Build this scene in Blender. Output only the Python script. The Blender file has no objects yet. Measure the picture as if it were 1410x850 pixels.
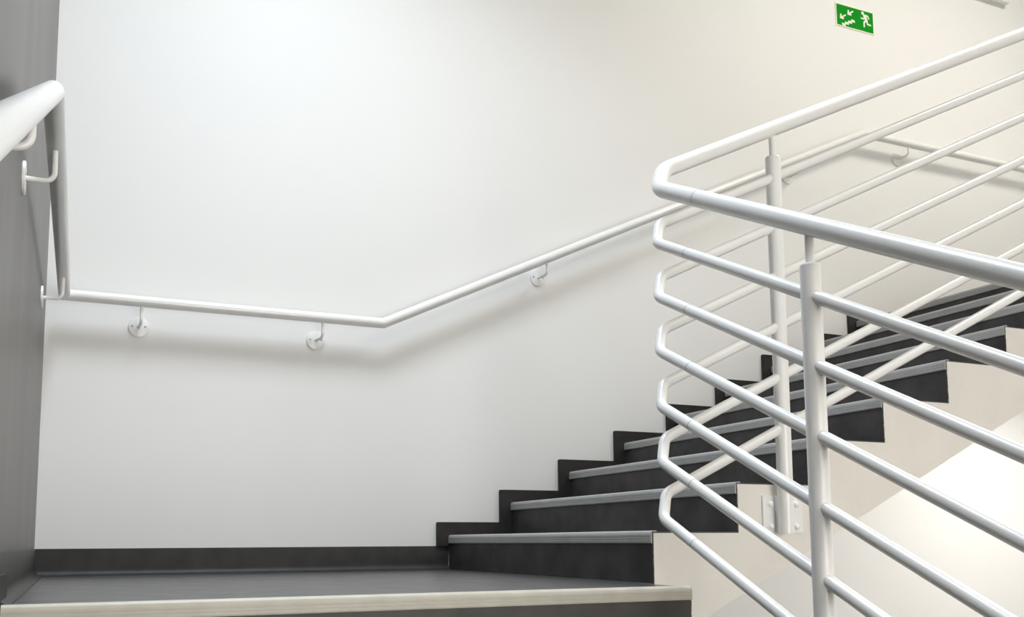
import bpy, bmesh, math, random
from mathutils import Vector, Matrix
random.seed(4)
scene = bpy.context.scene
C = scene.collection

# ---------------------------------------------------------------- camera
YAW, PITCH, ROLL = 0.41971, 0.10827, -0.005426
F_PX, PX, PY = 1326.06, 683.15, 601.40
cd = bpy.data.cameras.new('camera'); cam = bpy.data.objects.new('camera', cd); C.objects.link(cam)
cd.sensor_fit = 'HORIZONTAL'; cd.sensor_width = 36.0
cd.lens = F_PX / 1410.0 * 36.0
cd.shift_x = (705.0 - PX) / 1410.0
cd.shift_y = (PY - 425.0) / 1410.0
cd.clip_start = 0.01
fw = Vector((math.sin(YAW)*math.cos(PITCH), math.cos(YAW)*math.cos(PITCH), math.sin(PITCH)))
rt = Vector((math.cos(YAW), -math.sin(YAW), 0)); up = rt.cross(fw)
rt2 = rt*math.cos(ROLL) + up*math.sin(ROLL); up2 = up*math.cos(ROLL) - rt*math.sin(ROLL)
m = Matrix((rt2, up2, -fw)).transposed().to_4x4(); m.translation = Vector((0.10315, -4.0650, 0.12457))
cam.matrix_world = m
scene.camera = cam

# ---------------------------------------------------------------- light and exposure
scene.view_settings.view_transform = 'Standard'; scene.view_settings.look = 'None'
scene.view_settings.gamma = 1.0; scene.view_settings.use_curve_mapping = False
scene.view_settings.exposure = 0.06
w = bpy.data.worlds.new('world'); scene.world = w; w.use_nodes = True
w.node_tree.nodes['Background'].inputs[0].default_value = (1, 0.97, 0.93, 1)
w.node_tree.nodes['Background'].inputs[1].default_value = 0.0
def area(name, loc, size, power, col, rot=(0, 0, 0)):
    d = bpy.data.lights.new(name, 'AREA'); d.shape = 'RECTANGLE'; d.size, d.size_y = size
    d.energy = power; d.color = col
    o = bpy.data.objects.new(name, d); C.objects.link(o); o.location = loc; o.rotation_euler = rot
    return o
L_LANDING = area('landing_lamp_light', (0.90, -1.60, 4.23), (0.80, 0.80), 56, (0.80, 0.90, 1.0)); L_LANDING.data.spread = math.radians(112)
L_UPPER = area('upper_lamp_light', (4.7, -2.0, 4.23), (0.80, 0.80), 56, (1.0, 0.94, 0.82))
L_BELOW = area('lower_lamp_light', (5.0, -1.05, 1.05), (0.5, 0.5), 20, (1.0, 0.955, 0.88))
L_FILL = area('front_fill_light', (3.2, -5.2, 4.23), (0.80, 0.80), 24, (1.0, 0.95, 0.87))  # unseen lamp added to fill from the front of the stairwell
FILL_STRENGTH = 7.5

# ---------------------------------------------------------------- dimensions
R_, G_ = 0.15, 0.30889                  # riser, going
X0 = 1.6772                             # first riser of the upper flight
D1 = 1.658                              # width of the upper flight
XL, DL = 1.642, 1.895                   # landing: width, depth
N_ST = 9
SLOPE = R_/G_
CEIL, FLOORZ, XR, YF = 4.3, -2.7, 5.98, -6.25
TILT = 0.0125                           # the left wall is not quite square to the back wall
def xw(y): return TILT*y                # face of the left wall at depth y

# ---------------------------------------------------------------- materials
def mat(name, col, rough=0.5, bump=0.0, bscale=200.0, var=0.0, vscale=3.0, stretch=(1, 1, 1), coat=0.0, spec=0.5, metal=0.0, bdist=0.001, rvar=0.0):
    M = bpy.data.materials.new(name); M.use_nodes = True; nt = M.node_tree; b = nt.nodes['Principled BSDF']
    b.inputs['Base Color'].default_value = (*col, 1); b.inputs['Roughness'].default_value = rough
    b.inputs['Coat Weight'].default_value = coat; b.inputs['Coat Roughness'].default_value = 0.12
    b.inputs['Specular IOR Level'].default_value = spec; b.inputs['Metallic'].default_value = metal
    tc = nt.nodes.new('ShaderNodeTexCoord'); mp = nt.nodes.new('ShaderNodeMapping')
    mp.inputs['Scale'].default_value = stretch; nt.links.new(tc.outputs['Object'], mp.inputs[0])
    if var or rvar:
        n = nt.nodes.new('ShaderNodeTexNoise'); n.inputs['Scale'].default_value = vscale; n.inputs['Detail'].default_value = 5
        nt.links.new(mp.outputs[0], n.inputs['Vector'])
        if var:
            r = nt.nodes.new('ShaderNodeValToRGB'); r.color_ramp.elements[0].position = 0.3; r.color_ramp.elements[1].position = 0.7
            r.color_ramp.elements[0].color = (*[c*(1-var) for c in col], 1); r.color_ramp.elements[1].color = (*[min(1, c*(1+var)) for c in col], 1)
            nt.links.new(n.outputs['Fac'], r.inputs[0]); nt.links.new(r.outputs[0], b.inputs['Base Color'])
        if rvar:
            q = nt.nodes.new('ShaderNodeMapRange'); q.inputs['From Min'].default_value = 0.3; q.inputs['From Max'].default_value = 0.7
            q.inputs['To Min'].default_value = rough-rvar; q.inputs['To Max'].default_value = rough+rvar
            nt.links.new(n.outputs['Fac'], q.inputs['Value']); nt.links.new(q.outputs[0], b.inputs['Roughness'])
    if bump:
        n2 = nt.nodes.new('ShaderNodeTexNoise'); n2.inputs['Scale'].default_value = bscale; n2.inputs['Detail'].default_value = 3
        nt.links.new(mp.outputs[0], n2.inputs['Vector'])
        bp = nt.nodes.new('ShaderNodeBump'); bp.inputs['Strength'].default_value = bump; bp.inputs['Distance'].default_value = bdist
        nt.links.new(n2.outputs['Fac'], bp.inputs['Height']); nt.links.new(bp.outputs[0], b.inputs['Normal'])
    return M
M_WALL = mat('white wall paint', (0.80, 0.80, 0.79), 0.55, bump=0.12, bscale=60, var=0.008, vscale=1.5)
M_GREY = mat('grey lacquered wall paint', (0.112, 0.103, 0.095), 0.40, bump=0.08, bscale=30, var=0.06, vscale=3, stretch=(1, 1, 0.25), rvar=0.03)
M_STRING = mat('off white stringer paint', (0.77, 0.74, 0.69), 0.5, bump=0.4, bscale=40, var=0.03, vscale=6, bdist=0.002)
M_LINO = mat('dark grey linoleum', (0.060, 0.058, 0.058), 0.34, bump=0.08, bscale=160, var=0.08, vscale=10, rvar=0.03)
M_RISER = mat('charcoal riser linoleum', (0.035, 0.031, 0.031), 0.55, bump=0.1, bscale=90, var=0.5, vscale=9)
M_RISER_WARM = mat('warm-lit riser linoleum', (0.048, 0.041, 0.034), 0.55, bump=0.1, bscale=90, var=0.25, vscale=11)  # riser copy with the warm light from below put into its colour
M_SKIRT = mat('charcoal skirting', (0.027, 0.025, 0.024), 0.50, spec=0.3, bump=0.1, bscale=90, var=0.25, vscale=14)
M_NOSE = mat('light grey ribbed rubber', (0.37, 0.37, 0.36), 0.45, var=0.05, vscale=20)
M_NOSE_WARM = mat('warm-lit ribbed rubber', (0.50, 0.48, 0.41), 0.45, var=0.06, vscale=20)  # nosing copy tinted for the warm light that falls on the near flight
M_RAIL = mat('white enamelled steel', (0.82, 0.82, 0.805), 0.34, coat=0.35)
M_SCREW = mat('dull steel screw', (0.35, 0.34, 0.33), 0.4, metal=0.8)
M_SEAM = mat('grey joint line', (0.45, 0.45, 0.45), 0.5)
M_SIGN = mat('pale luminous plastic', (0.80, 0.84, 0.62), 0.4)
M_GREEN = mat('safety green print', (0.0, 0.25, 0.008), 0.6, spec=0.1)
M_PICT = mat('pale yellow print', (0.78, 0.82, 0.68), 0.4)
M_BOX = mat('white plastic housing', (0.78, 0.79, 0.76), 0.35)
M_DIFF = bpy.data.materials.new('lit diffuser'); M_DIFF.use_nodes = True
_b = M_DIFF.node_tree.nodes['Principled BSDF']; _b.inputs['Emission Color'].default_value = (1, 0.97, 0.92, 1); _b.inputs['Emission Strength'].default_value = 4.0

M_FILL_PANE = bpy.data.materials.new('glowing fill glass'); M_FILL_PANE.use_nodes = True  # glowing pane added as fill light from behind the camera
_b = M_FILL_PANE.node_tree.nodes['Principled BSDF']; _b.inputs['Base Color'].default_value = (0.8, 0.8, 0.8, 1)
_b.inputs['Emission Color'].default_value = (1, 0.965, 0.915, 1); _b.inputs['Emission Strength'].default_value = FILL_STRENGTH

# ---------------------------------------------------------------- helpers
def obj(name, bm, m_, parent=None, smooth=False, kind=None):
    bmesh.ops.recalc_face_normals(bm, faces=bm.faces)
    me = bpy.data.meshes.new(name); bm.to_mesh(me); bm.free(); me.materials.append(m_)
    if smooth:
        for p in me.polygons: p.use_smooth = True
        me.set_sharp_from_angle(angle=math.radians(40))
    o = bpy.data.objects.new(name, me); C.objects.link(o)
    if parent:
        o.parent = parent; o.matrix_parent_inverse = parent.matrix_world.inverted()
    if kind: o['kind'] = kind
    return o
def tag(o, label, cat, group=None):
    o['label'] = label; o['category'] = cat
    if group: o['group'] = group
    return o
def empty(name, loc):
    o = bpy.data.objects.new(name, None); C.objects.link(o); o.location = loc; o.empty_display_size = 0.1
    o.matrix_world = Matrix.Translation(loc)
    return o
def bx(bm, x0, x1, y0, y1, z0, z1, bev=0.0):
    r = bmesh.ops.create_cube(bm, size=1.0); vs = r['verts']
    for v in vs:
        v.co = Vector(((x0+x1)/2 + v.co.x*(x1-x0), (y0+y1)/2 + v.co.y*(y1-y0), (z0+z1)/2 + v.co.z*(z1-z0)))
    if bev:
        es = list({e for v in vs for e in v.link_edges})
        bmesh.ops.bevel(bm, geom=es, offset=bev, segments=2, affect='EDGES', profile=0.5)
    return vs
def prism(bm, pts, f0, f1, mp):
    """extrude the polygon pts (u,w) from v=f0 to v=f1; mp maps (u,v,w) to the world"""
    a = [bm.verts.new(mp(u, f0, w_)) for u, w_ in pts]; b = [bm.verts.new(mp(u, f1, w_)) for u, w_ in pts]
    bm.faces.new(a); bm.faces.new(b[::-1]); n = len(pts)
    for i in range(n): bm.faces.new((a[i], b[i], b[(i+1) % n], a[(i+1) % n]))
def tube(bm, path, r, n=24, cap=True):
    path = [Vector(p) for p in path]; rings = []
    d = (path[1]-path[0]).normalized(); ref = Vector((0, 0, 1)) if abs(d.z) < 0.9 else Vector((1, 0, 0))
    s = d.cross(ref).normalized(); t = s.cross(d).normalized()
    offs = [s*math.cos(2*math.pi*i/n)*r + t*math.sin(2*math.pi*i/n)*r for i in range(n)]
    rings.append([bm.verts.new(path[0]+o) for o in offs]); cur = [path[0]+o for o in offs]
    for i in range(1, len(path)):
        d = (path[i]-path[i-1]).normalized()
        if i < len(path)-1:
            e = (path[i+1]-path[i]).normalized(); nrm = (d+e).normalized()
        else: nrm = d
        nxt = []
        for c in cur:
            k = (path[i]-c).dot(nrm)/d.dot(nrm); nxt.append(c+d*k)
        rings.append([bm.verts.new(c) for c in nxt]); cur = nxt
    for a, b in zip(rings, rings[1:]):
        for i in range(n): bm.faces.new((a[i], a[(i+1) % n], b[(i+1) % n], b[i]))
    if cap: bm.faces.new(rings[0][::-1]); bm.faces.new(rings[-1])
def disc(bm, c, axis, r, h, n=32, bev=0.0):
    """a cylinder from c along axis by h, with a small rounded front rim"""
    axis = Vector(axis).normalized(); c = Vector(c)
    prof = [(0, r), (h-bev, r)] + ([(h-bev*0.3, r-bev*0.3)] if bev else []) + [(h, r-bev)]
    ref = Vector((0, 0, 1)) if abs(axis.z) < 0.9 else Vector((1, 0, 0)); s = axis.cross(ref).normalized(); t = s.cross(axis)
    rings = [[bm.verts.new(c+axis*a+(s*math.cos(2*math.pi*i/n)+t*math.sin(2*math.pi*i/n))*rr) for i in range(n)] for a, rr in prof]
    for a, b in zip(rings, rings[1:]):
        for i in range(n): bm.faces.new((a[i], a[(i+1) % n], b[(i+1) % n], b[i]))
    bm.faces.new(rings[0][::-1]); bm.faces.new(rings[-1])
def dome(bm, c, axis, r, h, n=16):
    axis = Vector(axis).normalized(); c = Vector(c)
    ref = Vector((0, 0, 1)) if abs(axis.z) < 0.9 else Vector((1, 0, 0)); s = axis.cross(ref).normalized(); t = s.cross(axis)
    rings = []
    for j in range(5):
        a = j/5*math.pi/2
        rings.append([bm.verts.new(c+axis*h*math.sin(a)+(s*math.cos(2*math.pi*i/n)+t*math.sin(2*math.pi*i/n))*r*math.cos(a)) for i in range(n)])
    tip = bm.verts.new(c+axis*h)
    for a, b in zip(rings, rings[1:]):
        for i in range(n): bm.faces.new((a[i], a[(i+1) % n], b[(i+1) % n], b[i]))
    for i in range(n): bm.faces.new((rings[-1][i], rings[-1][(i+1) % n], tip))
    bm.faces.new(rings[0][::-1])
def struct(name, bm, m_): return obj(name, bm, m_, kind='structure')

# ---------------------------------------------------------------- the shell
b = bmesh.new(); bx(b, -0.4, XR+0.2, 0.0, 0.2, FLOORZ-0.2, CEIL+0.2); struct('wall_back', b, M_WALL)
b = bmesh.new()
prism(b, [(0, 0), (-0.35, 0), (-0.35, YF-0.2), (xw(YF-0.2), YF-0.2)], FLOORZ-0.2, CEIL+0.2, lambda u, v, w_: Vector((u, w_, v)))
struct('wall_left', b, M_GREY)
b = bmesh.new(); bx(b, XR, XR+0.2, YF-0.2, 0.0, FLOORZ-0.2, CEIL+0.2); struct('wall_right', b, M_WALL)
WX0, WX1, WZ0, WZ1 = 0.6, 3.0, -1.25, 1.15     # opening for an added fill window, unseen behind the camera
b = bmesh.new()
bx(b, xw(YF), WX0, YF-0.2, YF, FLOORZ-0.2, CEIL+0.2); bx(b, WX1, XR, YF-0.2, YF, FLOORZ-0.2, CEIL+0.2)
bx(b, WX0, WX1, YF-0.2, YF, FLOORZ-0.2, WZ0); bx(b, WX0, WX1, YF-0.2, YF, WZ1, CEIL+0.2); struct('wall_front', b, M_WALL)
b = bmesh.new()
for i in range(4):
    x = WX0+(WX1-WX0-0.05)*i/3; bx(b, x, x+0.05, YF-0.14, YF-0.08, WZ0, WZ1)
for z in (WZ0, WZ1-0.05): bx(b, WX0+0.05, WX1-0.05, YF-0.14, YF-0.08, z, z+0.05)
fill_win = struct('fill_window_1', b, M_BOX)
b = bmesh.new(); bx(b, WX0+0.02, WX1-0.02, YF-0.12, YF-0.10, WZ0+0.02, WZ1-0.02); obj('fill_pane', b, M_FILL_PANE, fill_win)
b = bmesh.new(); bx(b, xw(YF)+0.001, XR, YF, 0.0, CEIL, CEIL+0.2); struct('ceiling', b, M_WALL)
b = bmesh.new(); bx(b, 0, XR, YF, 0.0, FLOORZ-0.2, FLOORZ); struct('floor', b, M_LINO)

# landings: slab with a linoleum floor; the front edge of the near one takes a nosing strip
def landing(x0, x1, y0, y1, z, name='floor'):
    s = bmesh.new()
    vs = bx(s, x0, x1, y0, y1, z-0.2, z-0.004)
    so = struct(name, s, M_STRING)
    t = bmesh.new(); bx(t, x0, x1, y0, y1, z-0.004, z); obj('floor_covering', t, M_LINO, so)
    return so
yl = -DL+0.004
s_ = bmesh.new(); PL = [(0.0, -0.001), (X0+0.003, -0.001), (X0+0.003, -D1), (XL, -D1), (XL, yl), (xw(yl), yl)]
prism(s_, PL, -0.2, -0.004, lambda u, v, w_: Vector((u, w_, v))); NEAR = struct('floor', s_, M_STRING)
s_ = bmesh.new(); prism(s_, PL, -0.004, 0.0, lambda u, v, w_: Vector((u, w_, v))); obj('floor_covering', s_, M_LINO, NEAR)
UPPER = landing(X0+(N_ST-1)*G_+0.004, XR, -D1, 0.0, N_ST*R_)
UPPER2 = landing(XR-D1, XR, -D1-0.20, -D1, N_ST*R_)
YB = -DL-(N_ST-1)*G_
LOWER = landing(xw(YF)+0.001, XL, YF, YB-0.001, -N_ST*R_)

# ribbed nosing strip: profile in (u,w), u pointing up the flight, origin at the top front edge
def nosing_profile(hh=0.034, dd=0.016):
    p = [(dd, 0.0), (dd, 0.003), (0.012, 0.0035)]
    for a in range(1, 6):
        t = a/6*math.pi/2
        p.append((0.006-0.012*math.sin(t)+0.002, -0.0065+0.010*math.cos(t)))
    z = -0.009
    while z > -hh+0.007:
        p += [(-0.0050, z), (-0.0050, z-0.0055), (-0.0043, z-0.0060), (-0.0043, z-0.0070)]; z -= 0.0078
    p += [(-0.0050, -hh+0.002), (-0.0040, -hh), (-0.0005, -hh), (-0.0005, 0.0)]
    return p

def arc_corner(x, z, r, n=4):
    """rounded top-left corner of a skirting tile"""
    return [(x+r-r*math.cos(t), z-r+r*math.sin(t)) for t in [i/n*math.pi/2 for i in range(n+1)]]

def flight(root, n, width, mp, slab_t, u_end_landing, skirt_side, v_wall):
    """n risers climbing along u; v runs across; mp maps (u,v,w) to the world"""
    # stepped body, painted on its open side
    pts = [(0.004, 0.0)]
    for k in range(1, n+1):
        pts += [(0.004+(k-1)*G_, k*R_-0.004)]
        if k < n: pts += [(0.004+k*G_, k*R_-0.004)]
    ue = 0.004+(n-1)*G_
    pts += [(ue, n*R_-0.2)]
    z_und = lambda u: u*SLOPE - slab_t
    pts += [(ue, z_und(ue))] if z_und(ue) < n*R_-0.2 else []
    pts += [((0.004), z_und(0.004))]
    v_wall += 0.002
    bm = bmesh.new(); prism(bm, pts, v_wall, width, mp); obj('stringer', bm, M_STRING, root)
    for k in range(1, n+1):
        u = (k-1)*G_; z = k*R_
        bm = bmesh.new()
        # the open edge of the covering is cut a little unevenly against the painted stringer
        E = [(v_wall+0.012, z-R_), (width-0.002, z-R_)]
        E += [(width-0.0005-random.random()*0.003, z-R_+0.008*j) for j in range(1, 17)] + [(width-0.002, z-0.004), (v_wall+0.012, z-0.004)]
        prism(bm, E, u, u+0.004, lambda a_, b_, c_: mp(b_, a_, c_))
        obj('riser', bm, M_RISER if skirt_side else M_RISER_WARM, root)
        if k < n:
            bm = bmesh.new(); prism(bm, [(u, z-0.004), (u+G_+0.004, z-0.004), (u+G_+0.004, z), (u, z)], v_wall+0.001, width-0.002, mp)
            obj('tread', bm, M_LINO, root)
        bm = bmesh.new(); prism(bm, [(a+u, c+z) for a, c in nosing_profile()], v_wall+0.014, width-0.001, mp)
        obj('nosing_strip', bm, M_NOSE if skirt_side else M_NOSE_WARM, root, smooth=False)
        # skirting tile on the wall beside the step
        s, h = 0.058, 0.061
        zb = z-R_+h
        if k == 1: zb = z-R_+(0.1045 if skirt_side else h)
        ur = u+G_ if k < n else u+G_*0.62
        P = [(u-s, zb)] + arc_corner(u-s, z+h, 0.007) + [(ur, z+h), (ur, z), (u, z), (u, zb)]
        bm = bmesh.new(); prism(bm, P, v_wall, v_wall+0.012, mp)
        obj('skirting_tile', bm, M_SKIRT, root)

# upper flight, along the back wall
up_root = empty('stair_flight', (X0, -D1/2, 0.0))
flight(up_root, N_ST, D1, lambda u, v, w_: Vector((X0+u, -v, w_)), 0.195, True, True, 0.0)
tag(up_root, 'dark flight of nine steps with pale nosings climbing right along the white wall', 'stairs')
# lower flight, along the left wall, coming towards the camera
lo_root = empty('stair_flight', (XL/2, YB, -N_ST*R_))
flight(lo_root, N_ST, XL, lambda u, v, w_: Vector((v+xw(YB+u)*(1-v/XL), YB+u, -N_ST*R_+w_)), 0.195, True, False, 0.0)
tag(lo_root, 'near flight below the landing, its pale top nosing running across the bottom edge', 'stairs')

# baseboards with a coved foot
def base_profile(h=0.1045):
    p = [(0.0, 0.0), (0.0, h), (0.005, h), (0.006, h-0.002), (0.0065, 0.030)]
    for a in range(1, 7):
        t = a/6*math.pi/2; p.append((0.0065+0.026*(1-math.cos(t)), 0.030-0.0285*math.sin(t)))
    p += [(0.0325, 0.0)]
    return p
b = bmesh.new(); prism(b, base_profile(), 0.0, X0, lambda u, v, w_: Vector((v, -u, w_)))
obj('baseboard_back', b, M_SKIRT, smooth=True, kind='structure')
b = bmesh.new(); prism(b, base_profile(), -DL+0.01, -0.002, lambda u, v, w_: Vector((xw(v)+u, v, w_)))
obj('baseboard_left', b, M_SKIRT, smooth=True, kind='structure')
b = bmesh.new(); prism(b, base_profile(0.061), X0+(N_ST-1)*G_+0.19, XR, lambda u, v, w_: Vector((v, -u, N_ST*R_+w_)))
obj('baseboard_back', b, M_SKIRT, smooth=True, kind='structure')

# ---------------------------------------------------------------- stair balustrade (white tubes, six bars, round return at the corner)
RX, RY = 1.670, -1.700
XT, YT = 4.35, -4.35
def far_z(x, k): return 1.6198+0.4847*(x-2.5) - 0.162*k
def near_z(y, k): return (0.8880 if k == 0 else 0.8820-0.1625*k) + 0.490*(y+2.3)
def fillet(P, r, n=8):
    """round the inner corners of a polyline with arcs of radius r"""
    P = [Vector(p) for p in P]; out = [P[0]]
    for a, b_, c in zip(P, P[1:], P[2:]):
        d1 = (a-b_).normalized(); d2 = (c-b_).normalized(); ang = d1.angle(d2)
        t = min(r/math.tan(ang/2), 0.49*(b_-c).length, 0.49*(a-b_).length); rr = t*math.tan(ang/2)
        cen = b_+(d1+d2).normalized()*(rr/math.sin(ang/2)); s0 = b_+d1*t-cen; s1 = b_+d2*t-cen; om = s0.angle(s1)
        for i in range(n+1):
            q = i/n; out.append(cen+s0*(math.sin((1-q)*om)/math.sin(om))+s1*(math.sin(q*om)/math.sin(om)))
    return out+[P[-1]]
def bar_path(k, a, r):
    xs, ys = RX+a, RY-a
    return fillet([(XT, RY, far_z(XT, k)), (xs, RY, far_z(xs, k)), (RX, ys, near_z(ys, k)), (RX, YT, near_z(YT, k))], r)
bal = empty('stair_balustrade', (RX, RY, 0.10))
tag(bal, 'white tubular steel balustrade with six bars, bent round the stair corner', 'railing')
b = bmesh.new(); tube(b, bar_path(0, 0.046, 0.085), 0.0242, 32); hr = obj('handrail', b, M_RAIL, bal, smooth=True)
def seam(parent, c, d, r):
    d = Vector(d).normalized(); c = Vector(c); bm = bmesh.new()
    tube(bm, [c-d*0.0012, c+d*0.0012], r, 32); obj('joint_line', bm, M_SEAM, parent, smooth=True)
dn = Vector((0, 1, 0.4908))
seam(hr, (RX, -1.937, near_z(-1.937, 0)), dn, 0.0246)
for k in range(1, 7):
    b = bmesh.new(); tube(b, bar_path(k, 0.030, 0.048), 0.0160, 24); o = obj('rail_bar', b, M_RAIL, bal, smooth=True)
    seam(o, (RX, -1.879, near_z(-1.879, k)), dn, 0.0163)
def post(x, y, ztop, zbot, plate_dir):
    """round post with a thinner pin that carries the handrail, bolted to the stringer through a flat plate"""
    bm = bmesh.new(); tube(bm, [(x, y, zbot), (x, y, ztop-0.101), (x, y, ztop-0.0985)], 0.0242, 32)
    p = obj('post', bm, M_RAIL, bal, smooth=True)
    bm = bmesh.new()   # chamfered cap
    disc(bm, (x, y, ztop-0.0985), (0, 0, 1), 0.0240, 0.005, 32, 0.005); obj('post_cap', bm, M_RAIL, p, smooth=True)
    bm = bmesh.new(); tube(bm, [(x, y, ztop-0.096), (x, y, ztop-0.008)], 0.0105, 20); obj('post_pin', bm, M_RAIL, p, smooth=True)
    d = Vector(plate_dir)                     # from the stringer to the open well
    s = Vector((0, 0, 1)).cross(d)
    c = Vector((x, y, 0))
    face = {True: -D1, False: XL}[abs(d.y) > 0.5]
    # mounting plate against the stringer
    PO = 0.018 if abs(d.y) > 0.5 else 0.0
    cp = Vector((x, face, 0)) if abs(d.y) > 0.5 else Vector((face, y, 0))
    def box(hw, d0, d1, z0, z1, nm, off=0.0, bev=0.001):
        bm = bmesh.new()
        a = cp + s*(off-hw) + d*d0; e = cp + s*(off+hw) + d*d1
        bx(bm, min(a.x, e.x), max(a.x, e.x), min(a.y, e.y), max(a.y, e.y), z0, z1, bev); return obj(nm, bm, M_RAIL, p)
    box(0.078, 0.0, 0.008, zbot+0.002, zbot+0.118, 'mounting_plate', PO)
    box(0.014, 0.008, 0.024, zbot+0.004, zbot+0.116, 'spacer')
    for oo in (-0.050, 0.050):
        for zz in (zbot+0.022, zbot+0.092):
            bm = bmesh.new(); q = cp+s*(oo+PO)+d*0.008; disc(bm, (q.x, q.y, zz), d, 0.0125, 0.002, 20, 0.0005)
            dome(bm, (q.x+d.x*0.002, q.y+d.y*0.002, zz), d, 0.0098, 0.0085); obj('bolt', bm, M_RAIL, p, smooth=True)
post(2.140, RY, far_z(2.140, 0), 0.143, (0, -1, 0))
post(3.780, RY, far_z(3.780, 0), 0.143+1.64*SLOPE, (0, -1, 0))
post(RX, -2.360, near_z(-2.360, 0), -0.42, (1, 0, 0))
post(RX, -4.000, near_z(-4.000, 0), -0.42-1.64*SLOPE, (1, 0, 0))

# ---------------------------------------------------------------- wall handrail
HZ, HR = 1.0775, 0.0222
wr = empty('wall_handrail', (1.0, -0.08, 1.0))
tag(wr, 'white round handrail on bracket discs along the grey and white walls', 'railing')
zr = lambda x: HZ if x < 1.343 else min(2.438, HZ+(x-1.343)*0.4778)
path = [(0.0, -4.45, HZ-(4.45-1.905)*0.4856), (0.044, -1.905, HZ), (0.066, -0.080, HZ), (1.343, -0.08, HZ), (4.19, -0.08, 2.438), (XR-0.08, -0.08, 2.438), (XR-0.08, -1.6, 2.438)]
b = bmesh.new(); tube(b, path, HR, 32); obj('rail', b, M_RAIL, wr, smooth=True)
def bracket(fx, fy, fz, nrm, tip, off=0.0):
    """disc screwed to the wall, a rod that leaves its centre and bends up under the rail"""
    nrm = Vector(nrm).normalized(); f = Vector((fx, fy, fz)); tip = Vector(tip)
    bm = bmesh.new(); disc(bm, f, nrm, 0.040, 0.007, 40, 0.002); d = obj('bracket_disc', bm, M_RAIL, wr, smooth=True)
    corner = Vector((tip.x, tip.y, fz)); a = f+nrm*0.005
    din = (corner-a).normalized(); rb = 0.022; N = 7; P = [a, corner-din*rb]
    upv = Vector((0, 0, 1))
    for i in range(1, N):
        t = i/N*math.pi/2; P.append(corner-din*rb+din*rb*math.sin(t)+upv*rb*(1-math.cos(t)))
    P += [corner+upv*rb, tip]
    bm = bmesh.new(); tube(bm, P, 0.0062, 16); obj('bracket_rod', bm, M_RAIL, d, smooth=True)
    s = nrm.cross(upv).normalized()
    for ang in (0.12, math.pi-0.12):
        q = f+nrm*0.0068+(s*math.cos(ang)+upv*math.sin(ang))*0.025
        bm = bmesh.new(); disc(bm, q, nrm, 0.0042, 0.0012, 12, 0.0004); obj('screw', bm, M_SCREW, d)
for x, dz in ((0.342, 0.089), (1.062, 0.085), (2.140, 0.072), (3.700, 0.072), (4.535, 0.068)):
    z = zr(x); xt = x+(0.012 if x > 0.5 else 0.004)
    bracket(x, 0.0, z-dz, (0, -1, 0), (xt, -0.080, zr(xt)-0.018))
for y, dz in ((-0.42, 0.098), (-1.62, 0.098), (-2.50, 0.070), (-3.7, 0.068)):
    rx = 0.066+(y+0.08)*0.01205 if y > -1.9 else 0.044+(y+1.905)*0.0173
    z = HZ if y > -1.905 else HZ+(y+1.905)*0.4856
    bracket(xw(y), y, z-dz, (1, 0, 0), (rx, y, z-0.018))

# ---------------------------------------------------------------- escape sign
SX0, SX1, SZ0, SZ1 = 4.108, 4.404, 3.118, 3.260
sg = empty('exit_sign', ((SX0+SX1)/2, 0.0, SZ0))
tag(sg, 'green escape route sign with running figure, arrows and stairs high on the wall', 'sign')
b = bmesh.new(); bx(b, SX0, SX1, -0.004, 0.0, SZ0, SZ1, 0.0008); obj('sign_plate', b, M_SIGN, sg)
gx0, gx1, gz0, gz1 = SX0+0.007, SX1-0.007, SZ0+0.007, SZ1-0.007
b = bmesh.new(); bx(b, gx0, gx1, -0.0046, -0.004, gz0, gz1); obj('green_field', b, M_GREEN, sg)
W, H = gx1-gx0, gz1-gz0
def uv(u, v): return (gx0+u*W, gz1-v*H)
def flat(bm, pts, y0=-0.0052, y1=-0.0046):
    prism(bm, pts, y0, y1, lambda u, v, w_: Vector((u, v, w_)))
def limb(bm, uvs, ra, rb=None, lay=0):
    """flat rounded stroke through the points"""
    P = [Vector(uv(*q)) for q in uvs]; rb = rb or ra; n = len(P)-1
    for i in range(n):
        a, c = P[i], P[i+1]; r0 = ra+(rb-ra)*i/n; r1 = ra+(rb-ra)*(i+1)/n
        d = (c-a).normalized(); s = Vector((-d.y, d.x)); pts = []
        for j in range(7):
            t = math.pi/2+j/6*math.pi; pts.append(a+(d*math.cos(t)+s*math.sin(t))*r0)
        for j in range(7):
            t = -math.pi/2+j/6*math.pi; pts.append(c+(d*math.cos(t)+s*math.sin(t))*r1)
        dy = (i+lay)*0.00005
        flat(bm, [(p.x, p.y) for p in pts], -0.0052-dy)
b = bmesh.new()
hc = Vector(uv(0.715, 0.125)); flat(b, [(hc.x+0.0105*math.cos(t/16*2*math.pi), hc.y+0.0105*math.sin(t/16*2*math.pi)) for t in range(16)])
limb(b, [(0.765, 0.24), (0.80, 0.34), (0.815, 0.45)], 0.0105, 0.009)
limb(b, [(0.775, 0.20), (0.855, 0.215), (0.885, 0.33)], 0.0048, 0.0042, 3)
limb(b, [(0.765, 0.26), (0.745, 0.40), (0.672, 0.385)], 0.0048, 0.0042, 5)
limb(b, [(0.80, 0.45), (0.745, 0.57), (0.745, 0.77)], 0.0062, 0.0050, 7)
limb(b, [(0.815, 0.45), (0.845, 0.62), (0.925, 0.63)], 0.0062, 0.0045, 9)
obj('running_figure', b, M_PICT, sg)
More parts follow.
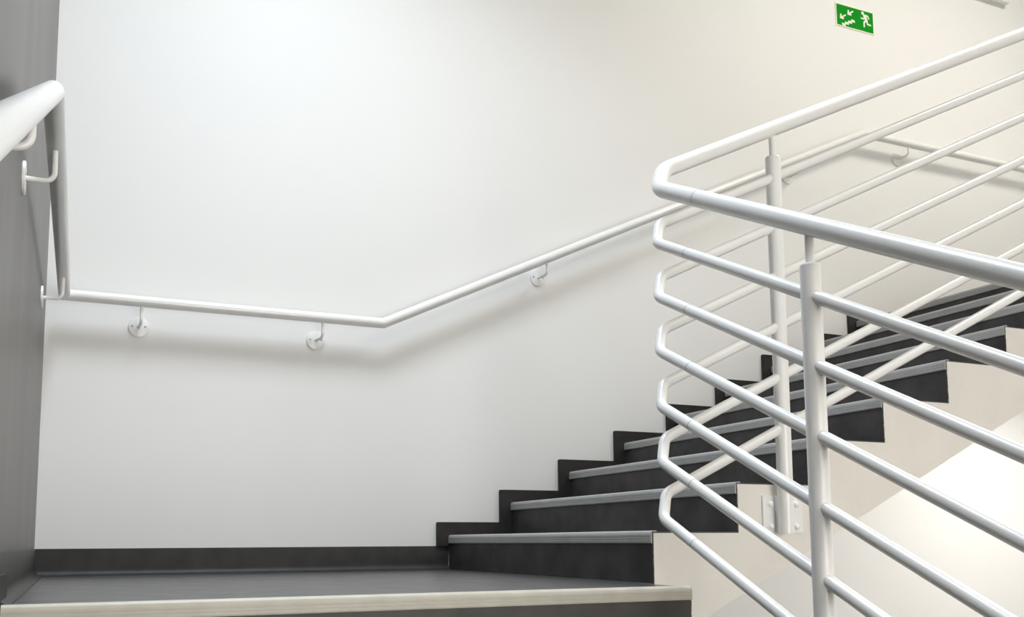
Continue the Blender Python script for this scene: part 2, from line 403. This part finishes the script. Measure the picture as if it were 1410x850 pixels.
for du, dv in ((0.0, 0.0), (-0.21, 0.28)):
    b = bmesh.new(); limb(b, [(0.445+du, 0.18+dv), (0.335+du, 0.33+dv)], 0.0042)
    T = [uv(0.29+du, 0.40+dv), uv(0.305+du, 0.17+dv), uv(0.34+du, 0.17+dv), uv(0.335+du, 0.29+dv), uv(0.40+du, 0.33+dv), uv(0.40+du, 0.41+dv)]
    flat(b, T, -0.00535); obj('arrow', b, M_PICT, sg)
b = bmesh.new()
st = []; nst = 4; ua, va, ub, vb = 0.125, 0.92, 0.475, 0.54
du, dv = (ub-ua)/nst, (vb-va)/nst
top_ = []; bot_ = []
for i in range(nst):
    top_ += [(ua+i*du, va+i*dv), (ua+(i+1)*du, va+i*dv)]
top_ = [(u, v-0.045) for u, v in top_]
bot_ = [(u+0.020, v+0.12) for u, v in top_][::-1]
flat(b, [uv(u, v) for u, v in top_+bot_]); obj('stair_symbol', b, M_PICT, sg)

# ---------------------------------------------------------------- small fitting at the top right
fx0, fx1, fz0 = 5.235, 5.555, 3.560
ft = empty('emergency_light', ((fx0+fx1)/2, 0.0, fz0))
tag(ft, 'white box light fitting cut off by the top edge, above the balustrade', 'lamp')
b = bmesh.new(); bx(b, fx0, fx1, -0.012, 0.0, fz0, fz0+0.13, 0.003); obj('housing', b, M_BOX, ft, smooth=True)
b = bmesh.new(); bx(b, fx0+0.003, fx1-0.003, -0.050, -0.012, fz0+0.003, fz0+0.127, 0.012); obj('cover', b, M_BOX, ft, smooth=True)

# ---------------------------------------------------------------- ceiling lamps that carry the area lights
def panel(x, y, z, label):
    t = empty('ceiling_lamp', (x, y, z)); tag(t, label, 'lamp')
    bm = bmesh.new(); h = 0.44
    for a in ((-h, h, -h, -h+0.02), (-h, h, h-0.02, h), (-h, -h+0.02, -h+0.02, h-0.02), (h-0.02, h, -h+0.02, h-0.02)):
        bx(bm, x+a[0], x+a[1], y+a[2], y+a[3], z-0.055, z)
    obj('frame', bm, M_BOX, t)
    bm = bmesh.new(); bx(bm, x-h+0.02, x+h-0.02, y-h+0.02, y+h-0.02, z-0.05, z-0.01); obj('diffuser', bm, M_DIFF, t)
panel(0.90, -1.60, CEIL, 'square ceiling lamp over the lower landing')
panel(4.7, -2.0, CEIL, 'square ceiling lamp over the upper landing')
panel(3.2, -5.2, CEIL, 'added square fill lamp on the ceiling over the far side of the stairwell')  # panel added to carry the front fill light
panel(5.0, -1.05, N_ST*R_-0.2, 'square lamp under the upper landing')
